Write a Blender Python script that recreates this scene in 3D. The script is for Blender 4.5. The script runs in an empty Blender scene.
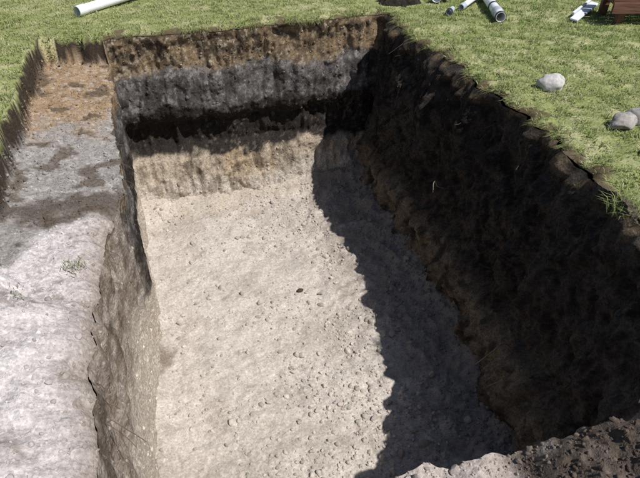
import bpy, math, random
import numpy as np
from mathutils import Vector, Matrix
random.seed(4); rng=np.random.default_rng(7)
scene=bpy.context.scene
scene.view_settings.view_transform='Standard'; scene.view_settings.look='None'; scene.view_settings.exposure=0

# ---------------- noise ----------------
_p=np.random.default_rng(3).permutation(256); PERM=np.concatenate([_p,_p,_p])
_g=np.random.default_rng(5).normal(size=(256,3)); _g/=np.linalg.norm(_g,axis=1)[:,None]
def perlin(P,f=1.0,off=0.0):
    Q=P*f+off+37.3
    I=np.floor(Q).astype(int); F=Q-I; I=I&255
    W=F*F*F*(F*(F*6-15)+10)
    out=np.zeros(len(P))
    for dx in (0,1):
        wx=W[:,0] if dx else 1-W[:,0]
        for dy in (0,1):
            wy=W[:,1] if dy else 1-W[:,1]
            for dz in (0,1):
                wz=W[:,2] if dz else 1-W[:,2]
                h=PERM[PERM[PERM[(I[:,0]+dx)&255]+((I[:,1]+dy)&255)]+((I[:,2]+dz)&255)]
                g=_g[h]
                out+=wx*wy*wz*(g[:,0]*(F[:,0]-dx)+g[:,1]*(F[:,1]-dy)+g[:,2]*(F[:,2]-dz))
    return out*1.6
def fbm(P,f,o=4,off=0.0,gain=.5):
    s=0;a=1;
    for i in range(o):
        s=s+a*perlin(P,f,off+i*11.7); f*=2.03;a*=gain
    return s
def ridged(P,f,o=3,off=0.0):
    s=0;a=1;t=0
    for i in range(o):
        s=s+a*(1-2*np.abs(perlin(P,f,off+i*9.1))); t+=a; f*=2.1;a*=.5
    return s/t
def ss(x,a,b):
    t=np.clip((x-a)/(b-a),0,1); return t*t*(3-2*t)
def mix(a,b,w):
    return a*(1-w[:,None])+b*w[:,None]
C=lambda r,g,b: np.array([[r,g,b]])

# ---------------- mesh helper ----------------
def make_mesh(name,V,faces,col=None,mat=None,smooth=True,parent=None):
    me=bpy.data.meshes.new(name)
    V=np.asarray(V,dtype=np.float32)
    me.vertices.add(len(V)); me.vertices.foreach_set('co',V.ravel())
    lt=[];li=[]
    for F in faces:
        F=np.asarray(F,dtype=np.int32); lt.append(np.full(len(F),F.shape[1],dtype=np.int32)); li.append(F.ravel())
    lt=np.concatenate(lt); li=np.concatenate(li)
    me.loops.add(len(li)); me.loops.foreach_set('vertex_index',li)
    me.polygons.add(len(lt)); ls=np.concatenate([[0],np.cumsum(lt)[:-1]]).astype(np.int32)
    me.polygons.foreach_set('loop_start',ls); 
    try: me.polygons.foreach_set('loop_total',lt)
    except Exception: pass
    me.update(calc_edges=True)
    me.polygons.foreach_set('use_smooth',np.full(len(lt),smooth,dtype=bool))
    if col is not None:
        a=me.color_attributes.new(name='Col',type='FLOAT_COLOR',domain='POINT')
        a.data.foreach_set('color',np.concatenate([np.clip(col,0,1),np.ones((len(col),1))],1).astype(np.float32).ravel())
    ob=bpy.data.objects.new(name,me); scene.collection.objects.link(ob)
    if mat: me.materials.append(mat)
    if parent: ob.parent=parent
    return ob

# ---------------- materials ----------------
def soil_mat(name,bump=0.6,contrast=0.5,speck=0.35,rough=.95,dist_=.008):
    m=bpy.data.materials.new(name); m.use_nodes=True; nt=m.node_tree; N=nt.nodes; L=nt.links
    b=N['Principled BSDF']; b.inputs['Roughness'].default_value=rough; b.inputs['Specular IOR Level'].default_value=.1
    tc=N.new('ShaderNodeTexCoord'); at=N.new('ShaderNodeAttribute'); at.attribute_name='Col'
    n1=N.new('ShaderNodeTexNoise'); n1.inputs['Scale'].default_value=55; n1.inputs['Detail'].default_value=4; n1.inputs['Roughness'].default_value=.72
    L.new(tc.outputs['Object'],n1.inputs['Vector'])
    vo=N.new('ShaderNodeTexVoronoi'); vo.inputs['Scale'].default_value=95; L.new(tc.outputs['Object'],vo.inputs['Vector'])
    def mr(src,a,b2,c,d):
        r=N.new('ShaderNodeMapRange'); r.inputs[1].default_value=a;r.inputs[2].default_value=b2;r.inputs[3].default_value=c;r.inputs[4].default_value=d
        L.new(src,r.inputs[0]); return r.outputs[0]
    def math_(op,a,c):
        x=N.new('ShaderNodeMath'); x.operation=op
        for i,v in enumerate((a,c)):
            if isinstance(v,(int,float)): x.inputs[i].default_value=v
            else: L.new(v,x.inputs[i])
        return x.outputs[0]
    sep=N.new('ShaderNodeSeparateColor'); L.new(vo.outputs['Color'],sep.inputs[0])
    f=math_('MULTIPLY',mr(n1.outputs['Fac'],.3,.7,1-contrast,1+contrast),mr(sep.outputs[0],0,1,1-speck,1+speck))
    vm=N.new('ShaderNodeVectorMath'); vm.operation='SCALE'; L.new(at.outputs['Color'],vm.inputs[0]); L.new(f,vm.inputs['Scale'])
    L.new(vm.outputs[0],b.inputs['Base Color'])
    bp=N.new('ShaderNodeBump'); bp.inputs['Strength'].default_value=bump; bp.inputs['Distance'].default_value=dist_
    L.new(math_('MULTIPLY',n1.outputs['Fac'],2.0),bp.inputs['Height']); L.new(bp.outputs[0],b.inputs['Normal'])
    return m
def attr_mat(name,rough=.8,transl=0.0,spec=.2,nscale=60,nc=.25,bump=0.0,tex=True):
    m=bpy.data.materials.new(name); m.use_nodes=True; nt=m.node_tree; N=nt.nodes; L=nt.links
    b=N['Principled BSDF']; b.inputs['Roughness'].default_value=rough; b.inputs['Specular IOR Level'].default_value=spec
    at=N.new('ShaderNodeAttribute'); at.attribute_name='Col'
    src=at.outputs['Color']
    if tex:
        tc=N.new('ShaderNodeTexCoord'); n=N.new('ShaderNodeTexNoise'); n.inputs['Scale'].default_value=nscale; n.inputs['Detail'].default_value=3
        L.new(tc.outputs['Object'],n.inputs['Vector'])
        r=N.new('ShaderNodeMapRange'); r.inputs[1].default_value=.3;r.inputs[2].default_value=.7;r.inputs[3].default_value=1-nc;r.inputs[4].default_value=1+nc
        L.new(n.outputs['Fac'],r.inputs[0])
        vm=N.new('ShaderNodeVectorMath'); vm.operation='SCALE'; L.new(at.outputs['Color'],vm.inputs[0]); L.new(r.outputs[0],vm.inputs['Scale'])
        src=vm.outputs[0]
    L.new(src,b.inputs['Base Color'])
    if bump:
        bp=N.new('ShaderNodeBump'); bp.inputs['Strength'].default_value=bump; bp.inputs['Distance'].default_value=.01
        L.new(n.outputs['Fac'],bp.inputs['Height']); L.new(bp.outputs[0],b.inputs['Normal'])
    if transl:
        t=N.new('ShaderNodeBsdfTranslucent'); L.new(src,t.inputs['Color'])
        mx=N.new('ShaderNodeMixShader'); mx.inputs[0].default_value=transl
        L.new(b.outputs[0],mx.inputs[1]); L.new(t.outputs[0],mx.inputs[2])
        L.new(mx.outputs[0],N['Material Output'].inputs['Surface'])
    return m
def plain_mat(name,c,rough=.5,nc=.15,scale=20,wood=False,spec=.4):
    m=bpy.data.materials.new(name); m.use_nodes=True; nt=m.node_tree; N=nt.nodes; L=nt.links
    b=N['Principled BSDF']; b.inputs['Roughness'].default_value=rough; b.inputs['Specular IOR Level'].default_value=spec
    tc=N.new('ShaderNodeTexCoord'); mp=N.new('ShaderNodeMapping'); L.new(tc.outputs['Object'],mp.inputs[0])
    if wood: mp.inputs['Scale'].default_value=(1.5,25,25)
    n=N.new('ShaderNodeTexNoise'); n.inputs['Scale'].default_value=4 if wood else scale; n.inputs['Detail'].default_value=6
    L.new(mp.outputs[0],n.inputs['Vector'])
    cr=N.new('ShaderNodeValToRGB'); cr.color_ramp.elements[0].position=.3; cr.color_ramp.elements[1].position=.7
    cr.color_ramp.elements[0].color=(*[v*(1-nc) for v in c],1); cr.color_ramp.elements[1].color=(*[min(1,v*(1+nc)) for v in c],1)
    L.new(n.outputs['Fac'],cr.inputs[0]); L.new(cr.outputs[0],b.inputs['Base Color'])
    bp=N.new('ShaderNodeBump'); bp.inputs['Strength'].default_value=.2; bp.inputs['Distance'].default_value=.004
    L.new(n.outputs['Fac'],bp.inputs['Height']); L.new(bp.outputs[0],b.inputs['Normal'])
    return m
M_soil=soil_mat('layered_soil',.65,.38,.24)
M_ground=soil_mat('ground_soil',.6,.26,.16)
M_floor=soil_mat('sandy_gravel',.55,.24,.14)
M_stone=attr_mat('stone',.9,0,.1,50,.22,.3)
M_pebble=attr_mat('pebble',.9,0,.1,tex=False)
M_grass=attr_mat('grass_blade',.6,.3,.2,tex=False)

# ---------------- rim loop ----------------
ctrl=[(-.38,5.33),(-.36,4.6),(-.36,4),(-.37,3.1),(-.46,2.2),(-.43,1.3),(-.40,.78),(0,.74),(.3,.80),(.6,.76),(.9,.70),(1.4,.66),(1.80,.80),(1.98,1.2),(2.16,1.7),(2.30,2.2),(2.32,2.9),(2.32,4),(2.33,4.8),(2.31,5.29),(1.6,5.31),(.8,5.33),(.2,5.34)]
pts=[]
for i in range(len(ctrl)):
    a=np.array(ctrl[i]);b=np.array(ctrl[(i+1)%len(ctrl)]); n=max(1,int(np.linalg.norm(b-a)/.14))
    for k in range(n): pts.append(a+(b-a)*k/n)
pts=np.array(pts)
for _ in range(2):
    nx=np.roll(pts,-1,0); pts=np.stack([pts*.75+nx*.25,pts*.25+nx*.75],1).reshape(-1,2)
seg=np.linalg.norm(np.roll(pts,-1,0)-pts,axis=1); cum=np.concatenate([[0],np.cumsum(seg)])
N=1500; s=np.linspace(0,cum[-1],N,endpoint=False); PP=np.vstack([pts,pts[:1]])
R0=np.stack([np.interp(s,cum,PP[:,0]),np.interp(s,cum,PP[:,1])],1)
T=np.roll(R0,-4,0)-np.roll(R0,4,0); T/=np.linalg.norm(T,axis=1)[:,None]
Nn=np.stack([T[:,1],-T[:,0]],1)
for _ in range(6): Nn=(np.roll(Nn,1,0)+Nn+np.roll(Nn,-1,0))
Nn/=np.linalg.norm(Nn,axis=1)[:,None]
wl=np.clip(-Nn[:,0],0,1)**2; wr=np.clip(Nn[:,0],0,1)**2; wf=np.clip(Nn[:,1],0,1)**2; wn=np.clip(-Nn[:,1],0,1)**2
R3=np.concatenate([R0,np.zeros((N,1))],1)
amp=.035*wl+.10*wr+.045*wf+.07*wn
rimoff=amp*fbm(R3,1.6,3,2.0)+ (.022+.03*wr)*fbm(R3,7,3,5.0)
RIM=R0+Nn*rimoff[:,None]

# ---------------- ground height ----------------
def masks(x,y):
    P=np.stack([x,y,x*0],1)
    nz=fbm(P,2.2,4,1.0)*.12; nz2=fbm(P,7,3,8.0)*.04
    w=.06+.6*(1-ss(y,1.7,2.6))
    yb=5.27+.12*ss(-x,.35,1.0)
    led=ss(x+nz2*1.2+nz*.3,-1.0,-1.0+w)*(1-ss(y+nz2*1.2,yb-.06,yb))*ss(y,.2,1.2)*(1-ss(x,.0,.5))
    ylim=np.interp(x,[-2.5,-1.6,-.9,-.75,.2],[1.6,2.0,2.25,2.72,2.75])
    pale=1-ss(y+nz*.9+nz2,ylim-.08,ylim+.12)
    pale*=1-ss(x+nz,2.15,2.3)
    pale*=ss(x+nz*2,-3.2,-3.0)*ss(y+nz*2,-2.2,-2.0)
    return led,pale
def H(x,y):
    P=np.stack([x,y,x*0],1)
    led,pale=masks(x,y)
    depth=np.interp(y,[1.0,1.6,2.9,3.3,5.3],[.06,.13,.21,.24,.22])
    z=.025*fbm(P,.8,2,4.0)
    z=z-led*depth
    z+=pale*(.020*fbm(P,2.2,3,6.0)+.016*fbm(P,8,5,9.0,.62)+.01)
    z+=led*(1-pale)*(.018*fbm(P,5,4,3.0)+.006*fbm(P,24,2,13.))
    z+=.20*np.exp(-(((x-1.16)/.26)**2+((y-.50)/.20)**2))+.16*np.exp(-(((x-1.7)/.3)**2+((y-.45)/.25)**2))+.03*np.exp(-(((x-.7)/.2)**2+((y-.5)/.2)**2))
    z+=ss(x,.75,1.0)*(1-ss(y,.9,1.1))*(.026*fbm(P,11,4,14.,.6))
    z+=(1-led)*(1-pale)*(.012*fbm(P,6,3,12.))
    return z
dist=list(np.arange(0,1.35,.015)); st=.02
while dist[-1]<250: dist.append(dist[-1]+st); st*=1.11
dist=np.array(dist); D=len(dist)
GX=(RIM[:,None,0]+Nn[:,None,0]*dist[None,:]); GY=(RIM[:,None,1]+Nn[:,None,1]*dist[None,:])
gx=GX.ravel(); gy=GY.ravel(); gz=H(gx,gy)
dflat=np.tile(dist,N)
GV=np.stack([gx,gy,gz],1)
led,pale=masks(gx,gy)
shade_mound_mask=((gx-2.60)/.30)**2+((gy-5.62)/.22)**2<1  # footprint of the dark mound standing in for shadow, kept clear of grass
ong=(1-pale)*(1-ss(led,.0,.04))
grassm=ong*(~shade_mound_mask)
bare=ss(fbm(GV,5,3,77.)-dflat*4+.15,.0,.3)
grassm*=1-.85*bare
gz=gz-.03*np.exp(-dflat/.03)*ong+.02*np.exp(-((dflat-.12)/.1)**2)*fbm(GV,5,2,3.)*ong
gz=gz-.08*np.exp(-dflat/.055)*(gx<.1)*(gy<3.2)
GV[:,2]=gz
n_lo=fbm(GV,1.1,3,20.); n_md=fbm(GV,5,4,21.); n_hi=fbm(GV,26,3,22.)
R_=lambda r,g,b: np.repeat(C(r,g,b),len(GV),0)
cg=mix(R_(.23,.25,.10),R_(.36,.35,.19),ss(n_md,-.1,.6))
cg=mix(cg,R_(.11,.08,.05),bare*.9)
cl=mix(R_(.27,.25,.235),R_(.30,.21,.13),ss(gy+n_md*.3,3.75,4.25))
cl=mix(cl,R_(.44,.40,.37),ss(n_hi,.1,.5)*.55)
cl=mix(cl,R_(.09,.065,.045),ss(n_md+n_lo*.4,.25,.5)*.75)
cl=mix(cl,R_(.08,.06,.045),(ss(gy+n_md*.2,2.70,2.85)*(1-ss(gy+n_md*.2,2.98,3.12)))*.8)
cl=mix(cl,R_(.045,.034,.025),1-ss(led,.75,.99))
cp=mix(R_(.56,.515,.505),R_(.40,.36,.345),ss(n_md+.5*n_hi,-.1,.8)*.9)
cp=mix(cp,R_(.26,.22,.19),ss(n_hi+.6*n_md+.4*n_lo,.4,.85)*.6)
cp=mix(cp,R_(.34,.285,.24),ss(gx+n_md*.15,.2,.8)*.85)
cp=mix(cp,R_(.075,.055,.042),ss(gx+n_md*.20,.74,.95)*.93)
cp=mix(cp,R_(.27,.22,.18),np.exp(-dflat/.09)*.9*(gx<.1))
cc=mix(cg,cl,ss(led,.0,.04)); cc=mix(cc,cp,pale)
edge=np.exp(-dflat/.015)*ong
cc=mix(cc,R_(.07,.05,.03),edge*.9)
gcol=cc.copy()
idx=np.arange(N*D).reshape(N,D); i2=np.roll(idx,-1,0)
GF=np.stack([idx[:,:-1],idx[:,1:],i2[:,1:],i2[:,:-1]],-1).reshape(-1,4)[:, ::-1]
make_mesh('ground',GV,[GF],cc,M_ground)

# ---------------- pit walls ----------------
K=150
ztop=GV.reshape(N,D,3)[:,0,2]
zb=-2.0; tk=np.linspace(0,1,K)
Z=ztop[:,None]+(zb-ztop[:,None])*tk[None,:]
BX=np.interp(RIM[:,0],[-.46,-.38,2.32],[-.45,-.385,2.04]); BY=np.interp(RIM[:,1],[.7,5.27],[1.05,5.10])
gf=np.interp(Z,[-2,-1.72,-1.34,-1.28,-1.16,-.92,-.82,-.75,-.42,-.36,-.12,-.05,0],[1.1,1.0,.50,.42,-.15,-.15,.32,.36,.22,.04,.02,.10,0])
gr=np.interp(Z,[-2,-1.7,-1.35,-1.18,-.7,-.3,-.05,0],[1.1,1.,.93,.62,.45,.25,.10,0])
gl=np.interp(Z,[-2,-1.7,-1.2,-.8,-.3,0],[1,1,.8,.3,.1,0]); gn=np.interp(Z,[-2,0],[1,0])
W=wl+wr+wf+wn
G=(gf*wf[:,None]+gr*wr[:,None]+gl*wl[:,None]+gn*wn[:,None])/W[:,None]
WX=RIM[:,None,0]+(BX-RIM[:,0])[:,None]*G; WY=RIM[:,None,1]+(BY-RIM[:,1])[:,None]*G
WV=np.stack([WX,WY,Z],-1).reshape(-1,3)
fade=np.tile(ss(tk,0,.03),N)
nrm=np.repeat(Nn,K,0)
rp=lambda a: np.repeat(a,K)
A=rp(.5*wl+1.6*wr+.8*wf+wn)
VS=np.stack([WV[:,0],WV[:,1],WV[:,2]*.3],1)
groove=perlin(VS,8.0,3.); groove2=perlin(VS,22.0,6.)
slump=ridged(np.stack([WV[:,0],WV[:,1],WV[:,2]*.55],1),2.4,3,36.)
lump=ridged(WV,9,3,39.)
disp=A*(.05*fbm(WV,1.8,3,30.)+.024*fbm(WV,6,4,31.)+.008*fbm(WV,24,3,32.)) - rp(.10*wr)*(slump-.3) - rp(.025*wr+.008*wf)*(lump-.3)+ rp(wf+.4*wl)*(.028*groove+.014*groove2)
WV[:,:2]+=nrm*(disp*fade)[:,None]
WV[:,2]+=fade*.014*fbm(WV,14,3,35.)
x,y,z=WV.T; M=len(WV)
b1=fbm(WV*np.array([1,1,.6]),1.6,4,40.); b2=fbm(WV,7,4,41.); b3=fbm(WV,24,3,42.)
sv=np.stack([x,y,z*.12],1); streak=fbm(sv,11,3,44.)
zz=z+.06*b1+.045*b2+.02*streak
rep=lambda r,g,b: np.repeat(C(r,g,b),M,0)
far=rep(.07,.05,.032)
far=mix(far,rep(.21,.15,.092),1-ss(zz,-.10,-.04))
far=mix(far,rep(.09,.065,.045),ss(b2+b1*.5,-.1,.3)*.85*(1-ss(zz,-.07,-.03)))
far=mix(far,rep(.42,.35,.26),ss(b3+.3*b2,.2,.5)*.6*(zz>-.4))
far=mix(far,rep(.045,.035,.027),(1-ss(np.abs(zz+.16+.05*b1),.0,.04))*.6)
far=mix(far,rep(.115,.103,.097),1-ss(zz,-.41,-.35))
far=mix(far,rep(.32,.30,.28),ss(b3,.15,.45)*.45*(zz<-.38))
far=mix(far,rep(.045,.040,.036),ss(b2+.8*streak,.0,.42)*.8*(zz<-.38))
far=mix(far,rep(.040,.033,.028),(1-ss(np.abs(zz+.56+.1*b1),.0,.06))*.7)
far=mix(far,rep(.028,.023,.020),1-ss(zz,-.78,-.71))
far=mix(far,rep(.12,.10,.08),ss(b3+.4*b1,.3,.6)*.6*(zz<-.75))
far=mix(far,rep(.34,.28,.215),1-ss(zz,-1.30,-1.24))
far=mix(far,rep(.38,.27,.155),ss(b1+.5*streak,.05,.5)*.45*(zz<-1.25))
far=mix(far,rep(.12,.095,.072),ss(b2+1.0*streak,.1,.5)*.7*(zz<-1.25))
far=mix(far,rep(.44,.39,.335),(1-ss(zz,-1.60,-1.40))*(1-.65*ss(streak,-.05,.4)))
left_near=mix(rep(.34,.285,.24),rep(.22,.175,.135),ss(b2,-.2,.35))
left_near=mix(left_near,rep(.08,.06,.045),ss(b1+b2*.4,.25,.5)*.65)
left_near=mix(left_near,rep(.46,.405,.34),1-ss(z+.1*b1,-1.2,-.8))
left_far=far.copy()
left_far=mix(left_far,rep(.46,.40,.33),1-ss(zz,-1.25,-1.15))
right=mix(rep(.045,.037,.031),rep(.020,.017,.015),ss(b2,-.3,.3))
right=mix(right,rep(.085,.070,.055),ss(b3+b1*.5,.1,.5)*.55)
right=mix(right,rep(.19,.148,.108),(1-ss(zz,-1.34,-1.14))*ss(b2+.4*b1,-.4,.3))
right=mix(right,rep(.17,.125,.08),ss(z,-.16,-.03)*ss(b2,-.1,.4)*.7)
col=far
lf=rp(np.clip(wl*1.5,0,1))
col=mix(col,mix(left_far,left_near,1-ss(y+.2*b2,2.7,3.3)),lf)
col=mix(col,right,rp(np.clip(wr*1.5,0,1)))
col=mix(col,left_near*.6,rp(wn))
wcol=col
idx=np.arange(N*K).reshape(N,K); i2=np.roll(idx,-1,0)
WF=np.stack([idx[:,:-1],idx[:,1:],i2[:,1:],i2[:,:-1]],-1).reshape(-1,4)
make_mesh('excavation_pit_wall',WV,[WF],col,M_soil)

# ---------------- pit floor ----------------
fx=np.arange(-.75,2.6,.013); fy=np.arange(.4,5.6,.013)
X,Y=np.meshgrid(fx,fy,indexing='ij'); x=X.ravel();y=Y.ravel()
def FH(x,y):
    P=np.stack([x,y,x*0],1)
    z=-1.76+.03*fbm(P,1.3,3,50.)+.012*fbm(P,7,4,51.)+.0055*fbm(P,26,3,52.)
    z+=.14*ss(x+.1*fbm(P,3,2,3.),1.72,2.15)+.13*ss(y+.08*fbm(P,3,2,5.),4.8,5.2)+.06*(1-ss(x,-.42,-.30))
    z+=ss(x+.2*fbm(P,2,2,8.),.9,1.5)*(.03*fbm(P,10,3,53.))
    return z
FV=np.stack([x,y,FH(x,y)],1); M=len(FV)
a1=fbm(FV,1.2,4,60.);a2=fbm(FV,6,4,61.);a3=fbm(FV,30,2,62.)
rep=lambda r,g,b: np.repeat(C(r,g,b),M,0)
fc=mix(rep(.50,.450,.40),rep(.40,.353,.308),ss(a1+.4*a2,-.2,.6))
fc=mix(fc,rep(.60,.55,.50),ss(a3+.3*a2,.3,.7)*.5)
fc=mix(fc,rep(.32,.275,.235),ss(a2-.6*a1,.35,.8)*.45)
fc=mix(fc,rep(.42,.35,.27),ss(y+.25*a2,4.75,5.1)*.5)
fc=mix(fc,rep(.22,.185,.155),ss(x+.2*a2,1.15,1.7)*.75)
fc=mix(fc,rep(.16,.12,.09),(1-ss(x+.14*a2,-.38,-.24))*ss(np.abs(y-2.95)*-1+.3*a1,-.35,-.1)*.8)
nx_,ny_=len(fx),len(fy); idx=np.arange(nx_*ny_).reshape(nx_,ny_)
FF=np.stack([idx[:-1,:-1],idx[1:,:-1],idx[1:,1:],idx[:-1,1:]],-1).reshape(-1,4)
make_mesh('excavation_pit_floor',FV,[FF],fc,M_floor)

# ---------------- stones ----------------
import bmesh
def ico(sub):
    bm=bmesh.new(); bmesh.ops.create_icosphere(bm,subdivisions=sub,radius=1)
    V=np.array([v.co[:] for v in bm.verts]); F=np.array([[v.index for v in f.verts] for f in bm.faces]); bm.free(); return V,F
IV,IF=ico(2)
variants=[]
for k in range(14):
    v=IV*(1+.30*perlin(IV,1.1,k*7.)[:,None]+.12*perlin(IV,2.7,k*5.)[:,None])
    for c in range(5):
        n=rng.normal(size=3); n/=np.linalg.norm(n); d=rng.uniform(.6,.85)
        e=np.maximum(v@n-d,0); v=v-e[:,None]*n*.9
    variants.append(v*np.array([1,rng.uniform(.65,.95),rng.uniform(.5,.8)]))
variants=np.array(variants)
def rot(n,tilt=1.0):
    q=rng.normal(size=(n,4)); q[:,1:3]*=tilt; q/=np.linalg.norm(q,axis=1)[:,None]
    w,x,y,z=q.T
    return np.stack([1-2*(y*y+z*z),2*(x*y-z*w),2*(x*z+y*w),2*(x*y+z*w),1-2*(x*x+z*z),2*(y*z-x*w),2*(x*z-y*w),2*(y*z+x*w),1-2*(x*x+y*y)],1).reshape(n,3,3)
def scatter(name,P,r,col,tilt=.3,mat=None):
    n=len(P); vi=rng.integers(0,len(variants),n)
    V=np.einsum('nij,nkj->nki',rot(n,tilt),variants[vi])*r[:,None,None]+P[:,None,:]
    F=IF[None]+(np.arange(n)*len(IV))[:,None,None]
    return make_mesh(name,V.reshape(-1,3),[F.reshape(-1,3)],np.repeat(col,len(IV),0),mat or M_pebble,smooth=False)
n=15000
sx=rng.uniform(-.42,2.05,n); sy=rng.uniform(1.1,5.2,n)
dens=.22+.6*ss(sx,.2,1.1)+.5*(1-ss(sy,1.8,3.0))*ss(sx,-.3,.5)+.8*ss(sx,1.6,2.0)+.7*ss(sy,4.6,5.1)
cl_=perlin(np.stack([sx,sy,sx*0],1),2.2,9.); dens*=np.clip(.8+1.4*cl_,.1,2)
k=rng.uniform(0,1,n)<dens*.8; sx,sy=sx[k],sy[k]; n=len(sx)
r=np.clip(rng.lognormal(-5.05,.6,n),.003,.036)*(1+.25*(1-ss(sy,1.8,2.8)))
P=np.stack([sx,sy,FH(sx,sy)+r*.12],1)
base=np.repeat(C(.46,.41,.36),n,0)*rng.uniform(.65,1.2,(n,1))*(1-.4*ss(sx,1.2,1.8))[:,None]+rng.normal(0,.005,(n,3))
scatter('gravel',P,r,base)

Wg=WV.reshape(N,K,3); wc=wcol.reshape(N,K,3)
n=12500
ii=rng.integers(0,N,n); kk=rng.integers(3,K-12,n)
P=Wg[ii,kk].copy(); c=wc[ii,kk]
keep=(P[:,1]>1.0)&((P[:,2]<-1.15)|(P[:,2]>-.85)|(rng.uniform(0,1,n)<.4))&((wr[ii]<.5)|(rng.uniform(0,1,n)<.35))&((wl[ii]<.5)|(rng.uniform(0,1,n)<.25))
P,c,ii=P[keep],c[keep],ii[keep]; n=len(P)
r=np.clip(rng.lognormal(-4.95,.5,n),.003,.034)
P[:,:2]+=Nn[ii]*(r*.3)[:,None]
c=c*rng.uniform(.75,1.35,(n,1))+rng.uniform(0,.02,(n,1))*(1-.5*wr[ii])[:,None]
scatter('embedded_stones',P,r,c,1.0)

Gg=GV.reshape(N,D,3); gc=gcol.reshape(N,D,3)
pl=pale.reshape(N,D); ld=led.reshape(N,D); gm=grassm.reshape(N,D)
A_=np.linalg.norm(np.cross(Gg[:, 1:][:, :]-Gg[:,:-1], (np.roll(Gg,-1,0)-Gg)[:,:-1]),axis=2)
def sample(prob,n,zoff=0):
    p=(prob[:,:-1]*A_).ravel(); cp_=np.cumsum(p); t=rng.uniform(0,cp_[-1],n); q=np.searchsorted(cp_,t); i=q//(D-1); j=q%(D-1)
    u=rng.uniform(0,1,n)[:,None]; v=rng.uniform(0,1,n)[:,None]; i1=(i+1)%N
    P=(Gg[i,j]*(1-u)+Gg[i1,j]*u)*(1-v)+(Gg[i,j+1]*(1-u)+Gg[i1,j+1]*u)*v
    return P,i,j
dd=dist[None,:]*np.ones((N,1))
pr=(ss(pl,.3,.7)+1.8*ss(ld,.5,.9)*(1-pl))*(dd<1.3)*(Gg[:,:,1]>-.3)*(Gg[:,:,0]<2.2)*(.6+1.1*(Gg[:,:,0]>.3))
P,i,j=sample(pr,24000); n=len(P)
r=np.clip(rng.lognormal(-5.5,.55,n),.0018,.020)
P[:,2]+=r*.1
scatter('soil_clods',P,r,gc[i,j]*rng.uniform(.7,1.15,(n,1)),.6)

# ---------------- grass ----------------
def grass(name,P,h,w,lean,col,extra=None):
    n=len(P); th=rng.uniform(0,2*np.pi,n); d=np.stack([np.cos(th),np.sin(th),0*th],1); 
    side=np.stack([-np.sin(th),np.cos(th),0*th],1)
    ln=lean[:,None]*d
    if extra is not None: ln=ln+extra
    up=np.array([[0,0,1.]])
    hh=h[:,None]; ww=w[:,None]*side
    m=P+up*hh*.55+ln*hh*.35; 
    tipz=np.clip(1-.35*np.linalg.norm(ln,axis=1),-.3,1)[:,None]
    t=P+up*hh*tipz+ln*hh*1.05
    V=np.stack([P-ww*.5,P+ww*.5,m+ww*.4,m-ww*.4,t],1).reshape(-1,3)
    o=(np.arange(n)*5)[:,None]
    F4=o+np.array([[0,1,2,3]]); F3=o+np.array([[3,2,4]])
    cv=np.stack([col*.75,col*.75,col,col,col*1.1],1).reshape(-1,3)
    return make_mesh(name,V,[F4,F3],cv,M_grass,smooth=True)
yy=Gg[:,:,1]; xx=Gg[:,:,0]
near=((dd<3.4)*1.0+ (dd>=3.4)*(dd<6)*.2)*(yy>.8)*(xx>-2.4)*(xx<6.2)
tus=np.clip(.55+.9*fbm(GV,9,3,73.),.15,1.6).reshape(N,D)
pr=gm*near*(1+.5*(dd<.06))*tus
P,i,j=sample(pr,210000); n=len(P)
g1=fbm(P,1.0,3,70.); g2=fbm(P,5,3,71.)
patch=np.clip(.5+.7*g1+.6*g2,0,1)
h=rng.uniform(.012,.036,n)*(1+.5*g2)*(1+.3*(dist[j]<.1))*(.8+.3*tus[i,j]); w=rng.uniform(.0035,.007,n)
c1=np.repeat(C(.19,.28,.065),n,0); c2=np.repeat(C(.41,.44,.19),n,0)
lefty=1-ss(P[:,0],1.2,3.0)
col=mix(c1,c2,np.clip(patch*.65+.45*lefty,0,1))
dry=rng.uniform(0,1,n)<.17; col[dry]=np.array([.52,.47,.30])
col*=rng.uniform(.72,1.2,(n,1))
ex=-np.concatenate([Nn[i],np.zeros((n,1))],1)*(np.exp(-dist[j]/.03)*.4)[:,None]
grass('lawn_grass',P,np.clip(h,.008,.06),w,rng.uniform(.3,1.3,n),col,ex)
m_=gm[:,3]>.5; ids=np.where(m_&(RIM[:,1]>1.2))[0]; ii=rng.choice(ids,4800)
clump=perlin(np.concatenate([RIM[ii],np.zeros((len(ii),1))],1),7,4.); ii=ii[clump>-.05]; n=len(ii)
P=Gg[ii,0]+np.concatenate([Nn[ii]*rng.uniform(0,.03,(n,1)),rng.uniform(-.02,.0,(n,1))],1)
col=np.where(rng.uniform(0,1,(n,1))<.5,np.array([[.36,.30,.17]]),np.array([[.22,.27,.10]]))*rng.uniform(.6,1.2,(n,1))
grass('turf_fringe',P,rng.uniform(.02,.055,n),rng.uniform(.003,.005,n),rng.uniform(.3,1.1,n),col,-np.concatenate([Nn[ii],np.zeros((n,1))],1)*rng.uniform(.2,1.5,(n,1)))

def tuft(c,n,rad,h,col):
    P=np.array([c])+np.concatenate([rng.normal(0,rad,(n,2)),rng.normal(0,.004,(n,1))],1)
    return grass('grass_tuft',P,rng.uniform(.5,1,n)*h,rng.uniform(.003,.006,n),rng.uniform(.3,1.1,n),np.array([col])*rng.uniform(.6,1.2,(n,1)))
def GH(x,y): return float(H(np.array([x]),np.array([y]))[0])
tuft((2.20,1.76,-.05),300,.045,.12,(.28,.33,.13))
tuft((-.55,2.30,GH(-.55,2.30)),60,.03,.04,(.38,.38,.25))
tuft((-.78,2.05,GH(-.78,2.05)),40,.03,.03,(.38,.38,.25))
tuft((1.35,.62,GH(1.35,.62)),50,.04,.05,(.3,.3,.15))

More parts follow.
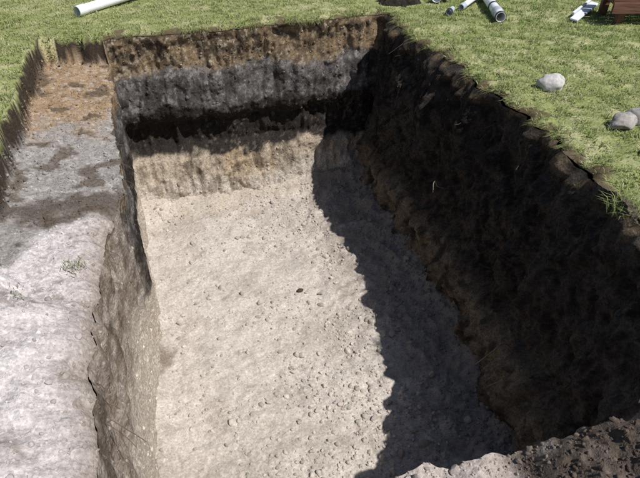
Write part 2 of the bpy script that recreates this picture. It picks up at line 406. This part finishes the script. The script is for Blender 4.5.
# ---------------- rocks ----------------
IV3,IF3=ico(4)
def rock(x,y,sx_,sy_,sz_,seed,c,rz=0,z=None,name='rock'):
    v=IV3*(1+.22*perlin(IV3,1.0,seed)[:,None]+.10*perlin(IV3,2.3,seed+3)[:,None])
    rr=np.random.default_rng(int(seed))
    for _ in range(7):
        n=rr.normal(size=3); n/=np.linalg.norm(n); d=rr.uniform(.65,.9); e=np.maximum(v@n-d,0); v=v-e[:,None]*n*.85
    v=v*(1+.02*fbm(IV3,7,3,seed)[:,None])
    v=v*np.array([sx_,sy_,sz_]); ca,sa=math.cos(rz),math.sin(rz)
    v=v@np.array([[ca,sa,0],[-sa,ca,0],[0,0,1]])
    zz=GH(x,y) if z is None else z
    v+=np.array([x,y,zz+sz_*.55])
    cn=np.clip(.5+.5*fbm(v,14,4,seed),0,1)
    cl=np.array([c])*(.7+.5*cn[:,None])
    make_mesh(name,v,[IF3],cl,M_stone)
rock(2.72,3.16,.10,.085,.075,11,(.46,.44,.42),-.2)
rock(2.80,2.51,.10,.08,.055,23,(.33,.30,.28),.3)
rock(2.93,2.56,.075,.065,.065,31,(.34,.32,.30),1.0)
rock(2.66,2.15,.055,.04,.035,37,(.36,.34,.31),.4)
rock(.88,3.45,.035,.022,.018,47,(.07,.05,.04),.3,z=float(FH(np.array([.88]),np.array([3.45]))[0]),name='soil_clod')

# ---------------- twigs / roots ----------------
def tube(name,pts,r,mat,parent=None,res=3):
    cu=bpy.data.curves.new(name,'CURVE'); cu.dimensions='3D'; cu.bevel_depth=r; cu.bevel_resolution=res; cu.use_fill_caps=True
    sp=cu.splines.new('BEZIER'); sp.bezier_points.add(len(pts)-1)
    for p,q in zip(sp.bezier_points,pts):
        p.co=q; p.handle_left_type=p.handle_right_type='AUTO'
    ob=bpy.data.objects.new(name,cu); scene.collection.objects.link(ob); cu.materials.append(mat)
    if parent: ob.parent=parent
    return ob
M_twig=plain_mat('twig_bark',(.32,.26,.18),.9,.3,40)
M_root=plain_mat('root_bark',(.12,.08,.05),.9,.3,40)
tube('twig',[(2.02,2.0,-1.35),(1.85,1.95,-1.15),(1.72,1.88,-1.10),(1.60,1.86,-1.16)],.0035,M_twig)
tube('twig',[(1.98,1.75,-1.45),(1.80,1.78,-1.30),(1.68,1.80,-1.34)],.003,M_twig)
tube('twig',[(2.15,3.4,-.9),(2.03,3.35,-.82),(1.98,3.32,-.75),(1.97,3.3,-.84)],.003,M_twig)
roots=bpy.data.objects.new('exposed_roots',None); scene.collection.objects.link(roots)
cu=bpy.data.curves.new('root_strands','CURVE'); cu.dimensions='3D'; cu.bevel_depth=.0014; cu.bevel_resolution=1
cand=np.where(RIM[:,1]>1.3)[0]
for a in range(150):
    i=int(rng.choice(cand)); k=int(rng.integers(2,30) if wr[i]>.5 else rng.integers(2,18))
    p=Wg[i,k].copy(); nn=-np.array([Nn[i,0],Nn[i,1],0])
    if p[2]<-1.0: continue
    L_=rng.uniform(.04,.13); sp=cu.splines.new('POLY'); sp.points.add(4); d=nn*rng.uniform(.1,.5)+np.array([*rng.normal(0,.4,2),-.6])
    p=p-nn*.01
    for q in range(5):
        sp.points[q].co=(*p,1); p=p+d*L_/4; d=d+rng.normal(0,.3,3)+np.array([0,0,-.2])
ob=bpy.data.objects.new('root_strands',cu); scene.collection.objects.link(ob); cu.materials.append(M_root); ob.parent=roots

# ---------------- pipes ----------------
M_white=plain_mat('white_plastic',(.78,.79,.80),.4,.05,8)
M_grey=plain_mat('grey_plastic',(.42,.46,.50),.4,.08,8)
M_dark=plain_mat('dark_rubber',(.03,.035,.045),.5,.2,20)
def pipe(name,a,b,ro,th,mat,collars=()):
    a=Vector(a);b=Vector(b);d=b-a;L=d.length; q=d.to_track_quat('Z','Y')
    par=bpy.data.objects.new(name,None); scene.collection.objects.link(par)
    def lathe(n,prof,mt):
        S=40; V=[];F=[]
        for (rr,zz) in prof:
            for k in range(S):
                t=2*math.pi*k/S; V.append(a+q@Vector((rr*math.cos(t),rr*math.sin(t),zz)))
        for m in range(len(prof)):
            m2=(m+1)%len(prof)
            for k in range(S): F.append((m*S+k,m*S+(k+1)%S,m2*S+(k+1)%S,m2*S+k))
        o=make_mesh(n,np.array([v[:] for v in V]),[np.array(F)],None,mt,True,par)
        md=o.modifiers.new('e','EDGE_SPLIT'); md.split_angle=math.radians(40)
    lathe('tube',[(ro,0),(ro,L),(ro-th,L),(ro-th,0)],mat)
    for (z0,z1,rr,mt) in collars:
        lathe('socket_collar',[(ro+.0015,z0),(rr,z0+.004),(rr,z1-.004),(ro+.0015,z1)],mt)
    return par
pipe('white_drain_pipe',(-.62,6.03,.05),(.39,6.97,.05),.046,.004,M_white,[(0.0,.1,.051,M_white)])
pipe('drain_pipe',(3.20,4.62,.06),(3.63,5.80,.06),.046,.004,M_white,[(0,.03,.053,M_dark),(.10,.20,.053,M_grey),(.34,.37,.052,M_dark)])
pipe('drain_pipe',(3.06,5.12,.03),(3.75,5.60,.13),.028,.003,M_white,[(.0,.07,.033,M_grey)])
pipe('drain_pipe',(2.86,5.0,.03),(2.95,5.10,.03),.028,.003,M_grey,[(0,.04,.034,M_dark)])
def elbow(c,rz,mat):
    par=bpy.data.objects.new('pipe_elbow',None); scene.collection.objects.link(par)
    S=28;T_=14;V=[];F=[];R=.11
    for m in range(T_+1):
        t=math.pi/2*m/T_
        for k in range(S):
            p=2*math.pi*k/S; rr=.045+(.008 if m<2 or m>T_-2 else 0)
            X_=(R+rr*math.cos(p))*math.cos(t);Y_=(R+rr*math.cos(p))*math.sin(t);Z_=rr*math.sin(p)+.055
            V.append((c[0]+X_*math.cos(rz)-Y_*math.sin(rz),c[1]+X_*math.sin(rz)+Y_*math.cos(rz),Z_))
    for m in range(T_):
        for k in range(S): F.append((m*S+k,m*S+(k+1)%S,(m+1)*S+(k+1)%S,(m+1)*S+k))
    o=make_mesh('bend',np.array(V),[np.array(F)],None,mat,True,par)
    s_=o.modifiers.new('s','SOLIDIFY'); s_.thickness=.004
elbow((3.05,5.40),1.0,M_white)

# ---------------- wooden bench (top right) ----------------
M_wood=plain_mat('stained_wood',(.17,.085,.06),.75,.4,10,wood=True,spec=.2)
M_board=plain_mat('painted_board',(.66,.68,.72),.5,.08,10)
def box(name,c,s_,mat,parent,rz=0,rx=0,bev=.006):
    bm=bmesh.new(); bmesh.ops.create_cube(bm,size=1)
    bmesh.ops.scale(bm,vec=s_,verts=bm.verts)
    bmesh.ops.bevel(bm,geom=bm.edges[:],offset=bev,segments=2,affect='EDGES')
    me=bpy.data.meshes.new(name); bm.to_mesh(me); bm.free(); me.materials.append(mat)
    o=bpy.data.objects.new(name,me); scene.collection.objects.link(o); o.location=c; o.rotation_euler=(rx,0,rz); o.parent=parent; return o
bench=bpy.data.objects.new('wooden_bench',None); scene.collection.objects.link(bench)
for k in range(4): box('seat_slat_%d'%k,(0,-.17+k*.115,.26),(1.5,.10,.035),M_wood,bench)
box('apron',(0,-.235,.20),(1.5,.025,.10),M_wood,bench)
for sx_ in (-.62,.62):
    box('leg_front',(sx_,-.16,.12),(.07,.06,.24),M_wood,bench)
    box('leg_back',(sx_,.19,.12),(.07,.06,.24),M_wood,bench)
    box('rail',(sx_,.015,.20),(.05,.285,.05),M_wood,bench)
bench.location=(4.88,4.24,-.03); bench.rotation_euler=(0,0,-.30)
wb=bpy.data.objects.new('white_board',None); scene.collection.objects.link(wb)
box('board',(0,0,0),(.62,.075,.018),M_board,wb,bev=.004)
box('board_batten',(.06,.052,.012),(.50,.022,.03),M_board,wb,bev=.004)
wb.location=(4.12,4.60,.045); wb.rotation_euler=(.12,-.04,.60)

def shade_mound(cx,cy,rx,ry,h):  # added dark mound, stands in for a shadow spot on the lawn
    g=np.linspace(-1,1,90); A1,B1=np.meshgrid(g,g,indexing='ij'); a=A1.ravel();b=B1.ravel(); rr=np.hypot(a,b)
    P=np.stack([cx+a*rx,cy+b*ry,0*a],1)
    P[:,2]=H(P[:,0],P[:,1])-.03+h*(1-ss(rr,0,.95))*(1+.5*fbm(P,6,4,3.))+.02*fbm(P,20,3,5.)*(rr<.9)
    c=np.repeat(C(.030,.025,.020),len(P),0)*(1+.4*fbm(P,12,3,6.))[:,None]  # shade put into the colour, near black
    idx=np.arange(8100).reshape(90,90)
    make_mesh('shadow_mound',P,[np.stack([idx[:-1,:-1],idx[1:,:-1],idx[1:,1:],idx[:-1,1:]],-1).reshape(-1,4)],c,M_soil)
shade_mound(2.60,5.62,.36,.27,.14)

# ---------------- light ----------------
sd=Vector((-.48,.50,-1)).normalized()
su=bpy.data.lights.new('sun','SUN'); su.energy=5; su.angle=math.radians(.5); su.color=(1,.975,.94)
so=bpy.data.objects.new('sun',su); so.rotation_euler=sd.to_track_quat('-Z','Y').to_euler(); scene.collection.objects.link(so)
w=bpy.data.worlds.new('World'); scene.world=w; w.use_nodes=True
sk=w.node_tree.nodes.new('ShaderNodeTexSky'); sk.sky_type='NISHITA'; sk.sun_disc=False
sk.sun_elevation=math.atan(1/math.hypot(.48,.5)); sk.sun_rotation=math.radians(136)
bg=w.node_tree.nodes['Background']; bg.inputs[1].default_value=.072; w.node_tree.links.new(sk.outputs[0],bg.inputs[0])

# ---------------- camera ----------------
th=math.radians(38); ph=math.radians(17.1)
F_=Vector((math.sin(ph)*math.cos(th),math.cos(ph)*math.cos(th),-math.sin(th)))
Rr=Vector((math.cos(ph),-math.sin(ph),0)); Uu=Rr.cross(F_)
cam=bpy.data.cameras.new('camera'); cam.lens=36*550/640; cam.clip_start=.05; cam.clip_end=1000
co=bpy.data.objects.new('camera',cam); scene.collection.objects.link(co)
m=Matrix((Rr,Uu,-F_)).transposed().to_4x4(); m.translation=Vector((0,0,1.6)); co.matrix_world=m
scene.camera=co
